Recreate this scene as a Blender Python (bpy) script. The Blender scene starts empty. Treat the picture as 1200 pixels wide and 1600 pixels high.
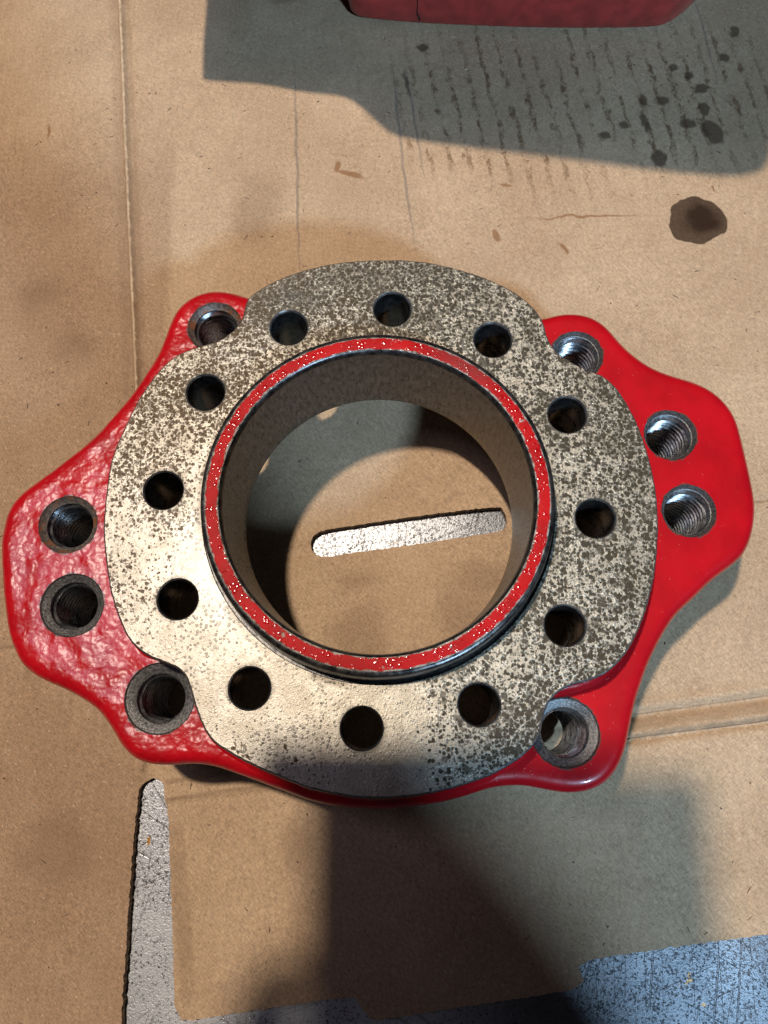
import bpy, bmesh, math, random
from mathutils import Vector, Matrix, Euler
from mathutils.geometry import delaunay_2d_cdt
from mathutils import noise as mnoise
random.seed(7)
C = bpy.context.scene
COL = C.collection

# ------------------------------------------------------------------ camera
FPX = 1230.0                       # focal length in pixels of the 1200x1600 photograph
TILT, SIDE = math.radians(14.604), math.radians(0.32)
CAM_Z = 0.548
cam_d = bpy.data.cameras.new("camera")
cam = bpy.data.objects.new("camera", cam_d); COL.objects.link(cam)
CAM_ROT = Matrix.Rotation(TILT, 3, 'X') @ Matrix.Rotation(SIDE, 3, 'Y')
cam.matrix_world = Matrix.Translation((0, 0, CAM_Z)) @ CAM_ROT.to_4x4()
cam_d.sensor_fit = 'VERTICAL'; cam_d.sensor_height = 24.0
cam_d.lens = 24.0 * FPX / 1600.0
cam_d.clip_start = 0.01; cam_d.clip_end = 50
C.camera = cam

def at(u, v, z=0.0):
    """real-world point on the horizontal plane at height z seen at (u, v) of the photograph"""
    d = CAM_ROT @ Vector(((u - 600) / FPX, -(v - 800) / FPX, -1.0))
    k = (CAM_Z - z) / -d.z
    return Vector((d.x * k, d.y * k, z))

# ------------------------------------------------------------------ light
w = bpy.data.worlds.new("World"); C.world = w; w.use_nodes = True
w.node_tree.nodes['Background'].inputs[0].default_value = (0.55, 0.68, 1.0, 1)
w.node_tree.nodes['Background'].inputs[1].default_value = 0.014
def area(name, direction, dist, size, power, colour, target=(0, .1, .05)):
    l = bpy.data.lights.new(name, 'AREA'); l.shape = 'DISK'; l.size = size
    l.energy = power; l.color = colour
    o = bpy.data.objects.new(name, l); COL.objects.link(o)
    d = Vector(direction).normalized()
    o.location = Vector(target) + d * dist
    o.rotation_euler = d.to_track_quat('Z', 'Y').to_euler()
    return o
KEY = Vector((-0.222, 0.182, 1.0))            # warm hanging lamp, nearly overhead from the upper left
COOL = Vector((0.55, -0.86, 1.0))            # cool lamp behind the photographer's right shoulder
area("warm_workshop_lamp", KEY, 3.0, 0.135, 97, (1.0, 0.89, 0.755))
area("cool_work_lamp", COOL, 3.0, 0.27, 92, (0.42, 0.67, 0.96))
area("pale_ceiling_panel", (-.42, .15, 1.0), 2.4, 0.75, 5.2, (.80, .74, 1.0))
C.view_settings.view_transform = 'Standard'; C.view_settings.look = 'None'
C.view_settings.exposure = 0.0; C.view_settings.gamma = 1.0
C.cycles.diffuse_bounces = 1; C.cycles.max_bounces = 8; C.cycles.sample_clamp_indirect = 4.0

# ------------------------------------------------------------------ node helper
class NT:
    def __init__(s, name):
        s.m = bpy.data.materials.new(name); s.m.use_nodes = True
        s.t = s.m.node_tree; s.b = s.t.nodes['Principled BSDF']
        s.tc = s.t.nodes.new('ShaderNodeNewGeometry')
        s.pos = s.tc.outputs['Position']
    def _in(s, sock, v):
        if isinstance(v, bpy.types.NodeSocket): s.t.links.new(v, sock)
        elif v is not None:
            if hasattr(sock.default_value, '__len__') and not hasattr(v, '__len__'): v = [v] * len(sock.default_value)
            if hasattr(sock.default_value, '__len__') and len(sock.default_value) == 4 and len(v) == 3: v = (*v, 1)
            sock.default_value = v
    def math(s, op, a, b=None, c=None, clamp=False):
        n = s.t.nodes.new('ShaderNodeMath'); n.operation = op; n.use_clamp = clamp
        for i, v in enumerate((a, b, c)):
            if v is not None: s._in(n.inputs[i], v)
        return n.outputs[0]
    def vmath(s, op, a, b=None, scale=None):
        n = s.t.nodes.new('ShaderNodeVectorMath'); n.operation = op
        s._in(n.inputs[0], a)
        if b is not None: s._in(n.inputs[1], b)
        if scale is not None: s._in(n.inputs[3], scale)
        return n.outputs['Value'] if op in ('LENGTH', 'DISTANCE', 'DOT_PRODUCT') else n.outputs[0]
    def mapping(s, vec, loc=(0, 0, 0), rot=(0, 0, 0), scale=(1, 1, 1)):
        n = s.t.nodes.new('ShaderNodeMapping'); s._in(n.inputs[0], vec)
        n.inputs[1].default_value = loc; n.inputs[2].default_value = rot; n.inputs[3].default_value = scale
        return n.outputs[0]
    def rs(s, vec, rot, scale):
        """turn first, stretch afterwards"""
        return s.mapping(s.mapping(vec, rot=(0, 0, rot)), scale=scale)
    def noise(s, vec, scale, detail=3, rough=.5, dist=0, colour=False):
        n = s.t.nodes.new('ShaderNodeTexNoise'); s._in(n.inputs['Vector'], vec)
        n.inputs['Scale'].default_value = scale; n.inputs['Detail'].default_value = detail
        n.inputs['Roughness'].default_value = rough; n.inputs['Distortion'].default_value = dist
        return n.outputs[1] if colour else n.outputs[0]
    def voro(s, vec, scale, feature='F1', rnd=1, out='Distance'):
        n = s.t.nodes.new('ShaderNodeTexVoronoi'); n.feature = feature; s._in(n.inputs['Vector'], vec)
        n.inputs['Scale'].default_value = scale; n.inputs['Randomness'].default_value = rnd
        return n.outputs[out]
    def ramp(s, f, lo, hi, a=0.0, b=1.0, smooth=True):
        n = s.t.nodes.new('ShaderNodeMapRange'); n.interpolation_type = 'SMOOTHSTEP' if smooth else 'LINEAR'
        for i, v in enumerate((f, lo, hi, a, b)): s._in(n.inputs[i], v)
        return n.outputs[0]
    def mix(s, f, a, b, mode='MIX'):
        n = s.t.nodes.new('ShaderNodeMix'); n.data_type = 'RGBA'; n.blend_type = mode
        s._in(n.inputs[0], f); s._in(n.inputs[6], a); s._in(n.inputs[7], b)
        return n.outputs[2]
    def bump(s, h, strength, dist, normal=None):
        n = s.t.nodes.new('ShaderNodeBump'); s._in(n.inputs['Strength'], strength); s._in(n.inputs['Distance'], dist)
        s._in(n.inputs['Height'], h)
        if normal is not None: s._in(n.inputs['Normal'], normal)
        return n.outputs[0]
    def sep(s, v):
        n = s.t.nodes.new('ShaderNodeSeparateXYZ'); s._in(n.inputs[0], v); return n.outputs
    def warp(s, amt, scale, vec=None, detail=2):
        vec = s.pos if vec is None else vec
        c = s.noise(vec, scale, detail, colour=True)
        d = s.vmath('SUBTRACT', c, (.5, .5, .5))
        return s.vmath('ADD', vec, s.vmath('SCALE', d, scale=amt))
    def blobs(s, vec, pts):
        """signed distance in metres (negative inside) to a set of ellipses (x, y, rx, ry, angle)"""
        acc = None
        for (x, y, rx, ry, a) in pts:
            q = s.mapping(vec, scale=(1, 1, 0))
            q = s.vmath('SUBTRACT', q, (x, y, 0))
            q = s.mapping(q, rot=(0, 0, -a), scale=(1, 1, 1))
            q = s.vmath('MULTIPLY', q, (1 / rx, 1 / ry, 0))
            d = s.math('MULTIPLY', s.math('SUBTRACT', s.vmath('LENGTH', q), 1.0), min(rx, ry))
            acc = d if acc is None else s.math('MINIMUM', acc, d)
        return acc
    def set(s, **k):
        for n, v in k.items(): s._in(s.b.inputs[n.replace('_', ' ')], v)
        return s.m

# ------------------------------------------------------------------ materials
def px_blob(u, v, ru, rv, a=0, z=0.0):
    p = at(u, v, z); q = at(u + 1, v, z); r = at(u, v + 1, z)
    return (p.x, p.y, ru * (q - p).length, rv * (r - p).length, a)

def mat_cardboard():
    n = NT("kraft_cardboard")
    p = n.pos; S = n.sep(p)
    big = n.noise(p, 7, 4, .6); med = n.noise(p, 60, 3, .6)
    fibA = n.noise(n.rs(p, .9, (1, .28, 1)), 1400, 2, .7)
    fibB = n.noise(n.rs(p, -.7, (1, .25, 1)), 1050, 2, .7)
    fine = n.noise(p, 2300, 1, .5)
    col = n.mix(n.ramp(big, .35, .68), (.385, .256, .156), (.465, .322, .202))
    col = n.mix(n.ramp(med, .3, .75, 0, .22), col, (.30, .19, .11))
    flap_shade = n.ramp(n.math('ADD', S[0], n.math('MULTIPLY', S[1], .028)), at(222, 1212).x - .004, at(222, 1212).x + .006, 1, 0)  # left flap: darker paper plus weaker lamp light, both put into the colour
    flap_shade = n.math('MULTIPLY', flap_shade, n.ramp(n.math('ADD', S[1], n.math('MULTIPLY', n.noise(p, 9, 3), .05)), .43, .52, 1, .25))
    col = n.mix(n.math('MULTIPLY', flap_shade, .85), col, n.mix(1.0, col, (.76, .71, .70), 'MULTIPLY'))
    f = n.math('MULTIPLY_ADD', n.math('ADD', fibA, fibB), .5, n.math('MULTIPLY', fine, .35))
    col = n.mix(1.0, col, n.ramp(f, .42, .92, .60, 1.36), 'MULTIPLY')
    # faint flute lines showing through the liner
    wav = n.t.nodes.new('ShaderNodeTexWave'); wav.wave_type = 'BANDS'; wav.bands_direction = 'X'
    n._in(wav.inputs['Vector'], n.mapping(p, rot=(0, 0, .02))); wav.inputs['Scale'].default_value = 38
    wav.inputs['Distortion'].default_value = .6; wav.inputs['Detail'].default_value = 1
    flute = n.math('MULTIPLY', wav.outputs['Fac'], n.ramp(n.noise(p, 12, 2), .45, .7))
    col = n.mix(n.math('MULTIPLY', flute, .10), col, (.56, .42, .28))
    # dark and pale single fibres and specks
    sp = n.voro(n.warp(.0016, 400), 260)
    col = n.mix(n.ramp(sp, .05, .11, .75, 0), col, (.09, .055, .03))
    rnd = n.voro(n.rs(p, .9, (1, .30, 1)), 330)
    col = n.mix(n.math('MULTIPLY', n.ramp(rnd, .06, .12, .55, 0), n.ramp(n.noise(p, 35, 1), .5, .6)), col, (.13, .08, .045))
    pal = n.voro(n.rs(n.vmath('ADD', p, (.3, .1, 0)), -.6, (1, .35, 1)), 300)
    col = n.mix(n.ramp(pal, .06, .12, .6, 0), col, (.66, .50, .34))
    # soft grubby patches
    wp = n.warp(.03, 30, detail=4)
    soft = n.blobs(wp, [px_blob(120, 545, 42, 24), px_blob(60, 460, 40, 20), px_blob(455, 1330, 26, 38),
                        px_blob(400, 330, 40, 60), px_blob(560, 900, 30, 20), px_blob(720, 960, 40, 60),
                        px_blob(90, 1330, 60, 60), px_blob(560, 1000, 50, 50), px_blob(750, 905, 60, 30)])
    col = n.mix(n.ramp(soft, -.010, .008, .38, 0), col, (.17, .10, .055))
    # vertical darker strip beside the long fold
    # folds: pale line on the ridge, darker bands along its sides
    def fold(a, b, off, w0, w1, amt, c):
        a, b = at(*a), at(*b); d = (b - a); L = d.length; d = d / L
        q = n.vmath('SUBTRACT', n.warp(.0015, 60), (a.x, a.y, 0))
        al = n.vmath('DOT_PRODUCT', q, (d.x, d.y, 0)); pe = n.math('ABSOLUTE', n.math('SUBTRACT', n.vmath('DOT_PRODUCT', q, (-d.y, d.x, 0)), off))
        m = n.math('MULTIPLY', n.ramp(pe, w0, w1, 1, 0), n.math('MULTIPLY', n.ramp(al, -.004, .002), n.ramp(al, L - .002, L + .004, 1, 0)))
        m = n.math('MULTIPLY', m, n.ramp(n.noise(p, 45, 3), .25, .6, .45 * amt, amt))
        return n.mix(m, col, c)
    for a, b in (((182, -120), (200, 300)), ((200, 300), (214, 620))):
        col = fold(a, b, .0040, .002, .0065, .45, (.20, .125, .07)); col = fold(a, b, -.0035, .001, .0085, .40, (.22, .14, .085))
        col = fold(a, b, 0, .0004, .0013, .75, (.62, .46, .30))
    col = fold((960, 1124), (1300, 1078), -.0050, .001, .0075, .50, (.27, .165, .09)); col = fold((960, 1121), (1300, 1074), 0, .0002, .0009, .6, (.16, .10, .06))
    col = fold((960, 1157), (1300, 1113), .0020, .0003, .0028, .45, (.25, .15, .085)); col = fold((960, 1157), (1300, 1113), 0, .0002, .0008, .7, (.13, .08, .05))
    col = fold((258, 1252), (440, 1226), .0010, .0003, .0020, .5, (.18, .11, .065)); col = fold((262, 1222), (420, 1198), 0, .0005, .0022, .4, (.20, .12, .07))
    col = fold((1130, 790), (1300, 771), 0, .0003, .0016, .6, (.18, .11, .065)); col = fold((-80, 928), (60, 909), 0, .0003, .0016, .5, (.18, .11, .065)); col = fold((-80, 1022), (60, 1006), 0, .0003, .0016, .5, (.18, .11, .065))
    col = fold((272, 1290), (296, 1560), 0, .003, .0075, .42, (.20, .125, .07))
    # rows of rust-brown drips pressed into the flutes (upper right)
    q = n.mapping(p, rot=(0, 0, math.radians(-9.5)))
    q2 = n.sep(n.warp(.011, 55, q, 4))
    row = n.math('PINGPONG', q2[0], .0076)
    lineD = n.ramp(n.math('SUBTRACT', row, n.math('MULTIPLY', n.ramp(n.noise(p, 80, 3), .5, .7), .0022)), .0010, .0026, 1, 0)
    brk = n.noise(n.mapping(n.warp(.012, 120), scale=(1, .45, 1)), 150, 5, .75)
    gone = n.ramp(n.noise(p, 26, 2), .32, .50)
    a = at(840, 170); b = at(1010, 160)
    reg = n.blobs(n.warp(.06, 18), [(a.x, a.y, .15, .105, 0), (b.x + .02, b.y, .12, .09, 0), (a.x, a.y - .06, .13, .05, 0)])
    regm = n.ramp(reg, -.045, .012, 1, 0)
    drip = n.math('MULTIPLY', n.math('MULTIPLY', lineD, n.ramp(brk, .42, .60)), n.math('MULTIPLY', gone, regm))
    low = n.ramp(S[1], at(800, 330).y, at(800, 225).y, .25, .85)
    col = n.mix(n.math('MULTIPLY', drip, low), col, (.125, .066, .030))
    spots = n.ramp(n.voro(n.warp(.006, 150, detail=4), 105), .06, .20, 1, 0)
    regr = n.ramp(n.blobs(wp, [px_blob(1050, 130, 90, 120)]), -.03, .005, 1, 0)
    col = n.mix(n.math('MULTIPLY', n.math('MULTIPLY', spots, regr), .6), col, (.10, .058, .03))
    # single oil drops
    drops = [px_blob(1113, 205, 15, 21, .5), px_blob(1030, 247, 12, 12), px_blob(1101, 170, 9, 9), px_blob(1095, 137, 10, 8),
             px_blob(1036, 157, 10, 6), px_blob(660, 75, 8, 6), px_blob(1076, 118, 7, 7), px_blob(1148, 50, 7, 9),
             px_blob(1052, 106, 7, 5), px_blob(1075, 372 - 180, 12, 7), px_blob(636, 130, 3, 16, .2), px_blob(945, 212, 10, 5),
             px_blob(1008, 190, 6, 16, .2), px_blob(1132, 90, 8, 6), px_blob(975, 195, 8, 6), px_blob(1005, 155, 5, 9)]
    od = n.blobs(n.warp(.007, 160, detail=3), drops)
    col = n.mix(n.ramp(od, -.0012, .0014, .8, 0), col, n.mix(n.ramp(fine, .3, .7), (.045, .024, .012), (.11, .066, .040)))
    pud = n.blobs(n.warp(.013, 48, detail=2), [px_blob(1090, 345, 45, 36, .0)])
    pin = n.blobs(n.warp(.020, 70, detail=3), [px_blob(1096, 343, 27, 24, .3)])
    puddle = n.ramp(pud, -.0006, .0008, 1, 0)
    col = n.mix(n.math('MULTIPLY', puddle, .95), col, n.mix(n.ramp(f, .4, .95), (.034, .018, .010), (.085, .049, .029)))
    col = n.mix(n.ramp(pin, -.007, .006, .85, 0), col, (.018, .007, .003))
    # scratch of rust, smudge, scuffs
    line = n.blobs(n.warp(.009, 70, detail=3), [px_blob(915, 338, 66, 1.6, .04), px_blob(548, 272, 20, 3, -.25), px_blob(527, 262, 5, 8, 0),
                                                px_blob(880, 388, 4, 9, .4), px_blob(776, 368, 5, 10, .4), px_blob(1115, 293, 1.5, 5, 0),
                                                px_blob(75, 205, 2, 9, .1), px_blob(790, 290, 9, 3)])
    col = n.mix(n.ramp(line, -.0006, .0008, .75, 0), col, (.20, .085, .03))
    pen = n.blobs(n.warp(.004, 50), [px_blob(624, 200, 1.8, 75, .09), px_blob(648, 190, 1.5, 60, .13), px_blob(636, 300, 1.6, 60, .12), px_blob(464, 260, 1.8, 120, .05), px_blob(1103, 60, 1.2, 48, .12)])
    col = n.mix(n.ramp(pen, -.0004, .0008, .45, 0), col, (.09, .085, .085))
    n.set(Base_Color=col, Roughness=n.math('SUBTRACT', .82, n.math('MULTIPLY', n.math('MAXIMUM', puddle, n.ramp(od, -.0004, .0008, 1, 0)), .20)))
    h = n.math('ADD', n.math('MULTIPLY', f, .8), n.math('MULTIPLY', med, .7))
    bmp = n.bump(h, .55, .0006)
    wr = n.bump(n.noise(p, 26, 3, .55, .6), .5, .0035, bmp)
    n.set(Normal=wr, Specular_IOR_Level=.15)
    return n.m

def mat_card_edge():
    n = NT("torn_corrugated_edge")
    f = n.noise(n.mapping(n.pos, scale=(1, 1, .3)), 700, 3)
    n.set(Base_Color=n.mix(n.ramp(f, .35, .65), (.10, .06, .035), (.33, .215, .13)), Roughness=.9, Normal=n.bump(f, .8, .001))
    return n.m

def mat_table():
    n = NT("scratched_galvanised_steel"); p = n.pos
    v = n.voro(n.warp(.003, 300, detail=3), 330)
    v2 = n.noise(n.warp(.004, 160), 520, 4, .7)
    dark = n.math('MAXIMUM', n.ramp(v, .10, .24, .85, 0), n.ramp(v2, .56, .62, 0, .95))
    dens = n.ramp(n.noise(p, 45, 3), .35, .65, .45, 1)
    dark = n.math('MULTIPLY', dark, dens)
    scr = None
    for i, (rot, sc, th) in enumerate(((.3, 60, .012), (-.5, 45, .012), (1.2, 70, .012), (2.1, 38, .010), (.05, 90, .014))):
        q = n.rs(n.vmath('ADD', n.warp(.006, 7), (i * .37, i * .21, 0)), rot, (1, .035, .01))
        d = n.voro(q, sc * .8, 'DISTANCE_TO_EDGE')
        r = n.math('MULTIPLY', n.ramp(d, th * .25, th * .8, 1, 0), n.ramp(n.noise(n.mapping(p, loc=(i, 0, 0)), 16, 2), .52, .60))
        scr = r if scr is None else n.math('MAXIMUM', scr, r)
    tone = n.noise(p, 9, 4, .6)
    col = n.mix(n.ramp(tone, .3, .7), (.42, .417, .425), (.58, .577, .58))
    S = n.sep(p); grime_shade = n.math('MULTIPLY', n.ramp(S[0], 0, .10), n.ramp(n.noise(p, 14, 4), .2, .6, .55, 1))  # right side of the bench darkened in colour to imitate weaker lamp light
    col = n.mix(grime_shade, col, (.120, .122, .130))
    col = n.mix(dark, col, (.045, .040, .038))
    col = n.mix(n.math('MULTIPLY', scr, .45), col, (.12, .11, .11))
    rust = n.ramp(n.noise(n.warp(.01, 120), 85, 4), .70, .74)
    col = n.mix(rust, col, (.42, .21, .06))
    n.set(Base_Color=col, Metallic=.5, Roughness=n.ramp(tone, .3, .7, .38, .46),
          Normal=n.bump(n.math('SUBTRACT', n.noise(p, 900, 3), n.math('ADD', dark, scr)), .5, .0006))
    return n.m

AX = Vector((-0.00601, 0.12037, 0.0))       # axis of the bore
ZF = 0.104                                   # machined flange face
ZR = 0.0774                                  # top of the red body
BH = []
for i in range(12):
    a = math.radians(86.154 - 30 * i); BH.append((AX.x + .12657 * math.cos(a), AX.y + .12657 * math.sin(a)))
RH = .0112
TH = []  # threaded holes: centre, spotface radius, thread radius, rusty, depth
for ang, R, ro, rusty in ((.9, .1913, .0168, 0), (15.9, .1916, .0166, 0), (39.9, .1680, .0168, 0), (-50.1, .1680, .0198, 0),
                          (-178.3, .1916, .0182, 1), (-163.2, .1922, .0192, 0), (-139.2, .1682, .0206, 0), (130.2, .1675, .0180, 1)):
    a = math.radians(ang); TH.append((AX.x + R * math.cos(a), AX.y + R * math.sin(a), ro, rusty))

def polar(n):
    S = n.sep(n.vmath('SUBTRACT', n.pos, (AX.x, AX.y, 0)))
    return S

def mat_face():
    """machined flange face: cream-grey oxide with oily dark freckles"""
    n = NT("speckled_machined_face"); p = n.pos; S = polar(n)
    g = n.math('ADD', n.math('MULTIPLY', S[0], 3.3), n.math('MULTIPLY', S[1], 2.9))      # + toward upper right
    wv = n.noise(p, 13, 4, .6)
    dens = n.math('ADD', n.math('MULTIPLY_ADD', wv, 2.0, -.98), n.ramp(g, -.50, .12, -.15, .68))
    # darker upper left shoulder and lower right rim
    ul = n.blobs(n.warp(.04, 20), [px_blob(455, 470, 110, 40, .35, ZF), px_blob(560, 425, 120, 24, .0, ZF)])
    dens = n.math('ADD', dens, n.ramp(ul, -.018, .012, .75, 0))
    lr = n.blobs(n.warp(.03, 20), [px_blob(820, 1170, 150, 50, .5, ZF)])
    dens = n.math('ADD', dens, n.ramp(lr, -.02, .03, .45, 0))
    wl = n.blobs(n.warp(.04, 20), [px_blob(220, 740, 50, 80, 0, ZF), px_blob(190, 820, 30, 40, 0, ZF), px_blob(300, 640, 70, 60, 0, ZF)])
    dens = n.math('ADD', dens, n.ramp(wl, -.01, .03, .42, 0))
    dens = n.math('MINIMUM', n.math('MAXIMUM', dens, -.05), .98)
    def dots(scale, k, r0, r1, loc, lim=1.0):
        q = n.mapping(n.warp(.8 / scale, scale * 1.3, detail=3), loc=loc, scale=(1, 1, .2))
        vn = n.t.nodes.new('ShaderNodeTexVoronoi'); n._in(vn.inputs['Vector'], q); vn.inputs['Scale'].default_value = scale
        c = n.sep(vn.outputs['Color'])
        on = n.ramp(n.math('SUBTRACT', n.math('MULTIPLY', dens, k), c[0]), -.03, .03)
        rad = n.math('MULTIPLY_ADD', c[1], r1 - r0, r0)
        return n.math('MULTIPLY', n.ramp(n.math('SUBTRACT', vn.outputs['Distance'], rad), -.10, .12, 1, 0), on)
    right = n.ramp(S[0], -.06, .10, .15, 1)
    spk = n.math('MAXIMUM', dots(500, 1.1, .30, .74, (0, 0, 0)), n.math('MULTIPLY', dots(330, .42, .28, .70, (.3, .1, 0)), right))
    spk = n.math('MAXIMUM', spk, n.math('MULTIPLY', dots(190, .15, .2, .55, (.1, .4, 0)), right))
    spk = n.math('MAXIMUM', spk, n.math('MULTIPLY', dots(880, 1.0, .28, .72, (.5, .2, 0)), .8))
    tone = n.noise(p, 60, 4, .65)
    warmx = n.ramp(S[0], -.14, .05)
    base = n.mix(n.ramp(tone, .3, .7), (.30, .262, .205), (.44, .40, .335))
    base = n.mix(n.math('MULTIPLY', warmx, .7), base, n.mix(n.ramp(tone, .3, .7), (.35, .305, .235), (.50, .45, .36)))
    dk = n.mix(warmx, (.080, .046, .018), (.040, .030, .017))
    base = n.mix(1.0, base, n.ramp(n.noise(p, 1100, 3, .7), .32, .70, .72, 1.2), 'MULTIPLY')
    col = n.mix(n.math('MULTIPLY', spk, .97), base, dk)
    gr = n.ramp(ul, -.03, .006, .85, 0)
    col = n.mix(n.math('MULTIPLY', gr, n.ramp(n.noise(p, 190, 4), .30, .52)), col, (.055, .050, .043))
    ang = n.math('ARCTAN2', S[1], S[0]); rad0 = n.vmath('LENGTH', n.vmath('MULTIPLY', n.vmath('SUBTRACT', p, (AX.x, AX.y, 0)), (1, 1, 0)))
    da = n.math('PINGPONG', n.math('SUBTRACT', ang, math.radians(86.154) - 4 * math.pi), math.radians(15.0))
    # distance to the nearest bolt hole centre (holes every 30 degrees)
    d2 = n.math('SUBTRACT', n.math('ADD', n.math('MULTIPLY', rad0, rad0), .12657 ** 2), n.math('MULTIPLY', n.math('MULTIPLY', rad0, 2 * .12657), n.math('COSINE', n.math('MULTIPLY', n.math('PINGPONG', n.math('SUBTRACT', ang, math.radians(86.154) - 4 * math.pi), math.radians(15.0)), 1.0))))
    dh = n.math('SQRT', n.math('MAXIMUM', d2, 0.0))
    grime_shade = n.math('MULTIPLY', n.ramp(dh, .0118, .0150, 1, 0), n.ramp(n.noise(p, 90, 3), .35, .6, .1, .75))
    col = n.mix(grime_shade, col, (.10, .085, .065))
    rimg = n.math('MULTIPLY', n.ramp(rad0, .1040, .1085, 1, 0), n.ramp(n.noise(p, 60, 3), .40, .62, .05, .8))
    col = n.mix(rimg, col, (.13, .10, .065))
    streak = n.ramp(n.noise(n.rs(n.warp(.01, 20), .9, (1, .12, 1)), 140, 3, .6), .58, .68, 0, .30)
    col = n.mix(streak, col, (.16, .135, .10))
    # fine turning marks
    rr = n.vmath('LENGTH', n.vmath('MULTIPLY', n.vmath('SUBTRACT', p, (AX.x, AX.y, 0)), (1, 1, 0)))
    turn = n.math('SINE', n.math('MULTIPLY', rr, 6800))
    bubbles = n.ramp(n.voro(n.warp(.002, 200), 460), .05, .45, 1, 0)
    left = n.ramp(n.noise(p, 30, 2), .35, .65, .25, 1)
    h = n.math('ADD', n.math('MULTIPLY', turn, .015), n.math('ADD', n.math('MULTIPLY', n.math('MULTIPLY', bubbles, left), .9), n.math('MULTIPLY', n.noise(p, 1500, 2), .5)))
    h = n.math('SUBTRACT', h, n.math('MULTIPLY', spk, .5))
    bead = n.ramp(n.voro(n.warp(.001, 300), 300), .05, .20, 1, 0)
    bead = n.math('MULTIPLY', bead, n.math('MULTIPLY', n.ramp(n.noise(p, 70, 2), .50, .62), n.ramp(S[0], -.02, .08, 1, .15)))
    h = n.math('ADD', h, n.math('MULTIPLY', bead, 1.6))
    n.set(Base_Color=col, Metallic=n.math('MULTIPLY_ADD', spk, -.50, .58), Specular_IOR_Level=n.math('MULTIPLY_ADD', spk, -.35, .5), Roughness=n.math('MULTIPLY_ADD', bead, -.32, .47),
          Normal=n.bump(h, .6, .0005), Coat_Weight=n.math('MULTIPLY_ADD', spk, -.1, .15), Coat_Roughness=.2)
    return n.m

def mat_red(name, lumpy=True):
    n = NT(name); p = n.pos; S = polar(n)
    col = n.mix(n.ramp(n.noise(p, 40, 3), .3, .7), (.35, .0028, .007), (.45, .0035, .009))
    if not lumpy: col = n.mix(n.ramp(n.noise(p, 90, 4), .3, .7), (.28, .034, .030), (.42, .046, .040))
    rough_side = n.ramp(S[0], -.13, .02, 1.0, .10)
    lump = n.noise(p, 200, 1, .4, .2); orange = n.noise(p, 480, 1, .5)
    droplets = n.math('MULTIPLY', n.ramp(n.voro(n.warp(.001, 200), 420), .05, .30, 1, 0), n.ramp(n.noise(p, 190, 2), .52, .66))
    h = n.math('ADD', n.math('MULTIPLY', n.math('ADD', lump, n.math('MULTIPLY', orange, .12)), rough_side), n.math('MULTIPLY', droplets, .16))
    if not lumpy: h = n.math('MULTIPLY', h, .2)
    if lumpy:
        near = n.blobs(n.warp(.0022, 260, detail=3), [(x, y, ro, ro, 0) for x, y, ro, _ in TH])
        chip = n.math('MULTIPLY', n.ramp(near, .0003, .0013, 1, 0), n.ramp(n.noise(p, 150, 3), .48, .56))
        col = n.mix(n.math('MULTIPLY', chip, .85), col, (.07, .045, .035))
        dirt = n.ramp(n.noise(n.warp(.02, 30), 55, 5, .7), .60, .76, 0, .30)
        col = n.mix(dirt, col, (.20, .012, .012))
    n.set(Base_Color=col, Roughness=.32, Normal=n.bump(h, .8, .0011), Specular_IOR_Level=.30, Coat_Weight=.42, Coat_Roughness=.09)
    return n.m

def mat_band():
    n = NT("red_paint_on_raised_rim"); p = n.pos; S = polar(n)
    v = n.math('MINIMUM', n.voro(n.warp(.0012, 300), 300), n.math('MULTIPLY', n.voro(n.mapping(p, loc=(.2, .1, 0)), 520), 1.3))
    drop = n.math('MULTIPLY', n.math('MAXIMUM', n.math('SUBTRACT', 1.0, n.math('MULTIPLY', n.math('MULTIPLY', v, v), 6.5)), 0.0), n.ramp(n.noise(p, 75, 3, .6), .40, .47))
    drop1 = n.ramp(drop, .08, .3)
    old = n.blobs(n.warp(.008, 60), [px_blob(725, 572, 40, 10, -.55, ZF + .018)])
    col = n.mix(n.ramp(n.noise(p, 60, 3), .3, .7), (.33, .003, .004), (.44, .005, .006))
    col = n.mix(n.ramp(old, -.004, .006, .65, 0), col, (.13, .03, .025))
    rr = n.vmath('LENGTH', n.vmath('MULTIPLY', n.vmath('SUBTRACT', p, (AX.x, AX.y, 0)), (1, 1, 0)))
    edge = n.math('ABSOLUTE', n.math('SUBTRACT', rr, .0934))
    wear = n.ramp(n.math('ADD', edge, n.math('MULTIPLY', n.noise(n.warp(.002, 200), 160, 4, .7), .0042)), .0050, .0056)
    scuff = n.ramp(n.noise(n.warp(.004, 120), 95, 5, .7), .63, .67, 0, .8)
    col = n.mix(n.math('MAXIMUM', wear, scuff), col, n.mix(n.ramp(n.noise(p, 300, 2), .35, .6), (.09, .06, .045), (.34, .30, .26)))
    n.set(Base_Color=col, Roughness=n.math('MULTIPLY_ADD', drop1, -.40, .55), Specular_IOR_Level=n.math('MULTIPLY_ADD', drop1, .75, .12), Normal=n.bump(drop, 1.0, .00026))
    return n.m

def mat_steel(name, c0, c1, rough=.38, metal=.85, rust=.0, scale=200, bump=.0003):
    n = NT(name); p = n.pos
    t = n.noise(p, scale, 4, .65)
    col = n.mix(n.ramp(t, .3, .7), c0, c1)
    if rust:
        r = n.math('MULTIPLY', n.ramp(n.noise(n.warp(.004, 200), 130, 4, .6), .5, .62), rust)
        col = n.mix(r, col, (.16, .06, .025))
        metal = n.math('MULTIPLY_ADD', r, -.7, metal)
    n.set(Base_Color=col, Metallic=metal, Roughness=n.ramp(t, .3, .7, rough * .8, rough * 1.25), Normal=n.bump(t, .5, bump))
    return n.m

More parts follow.
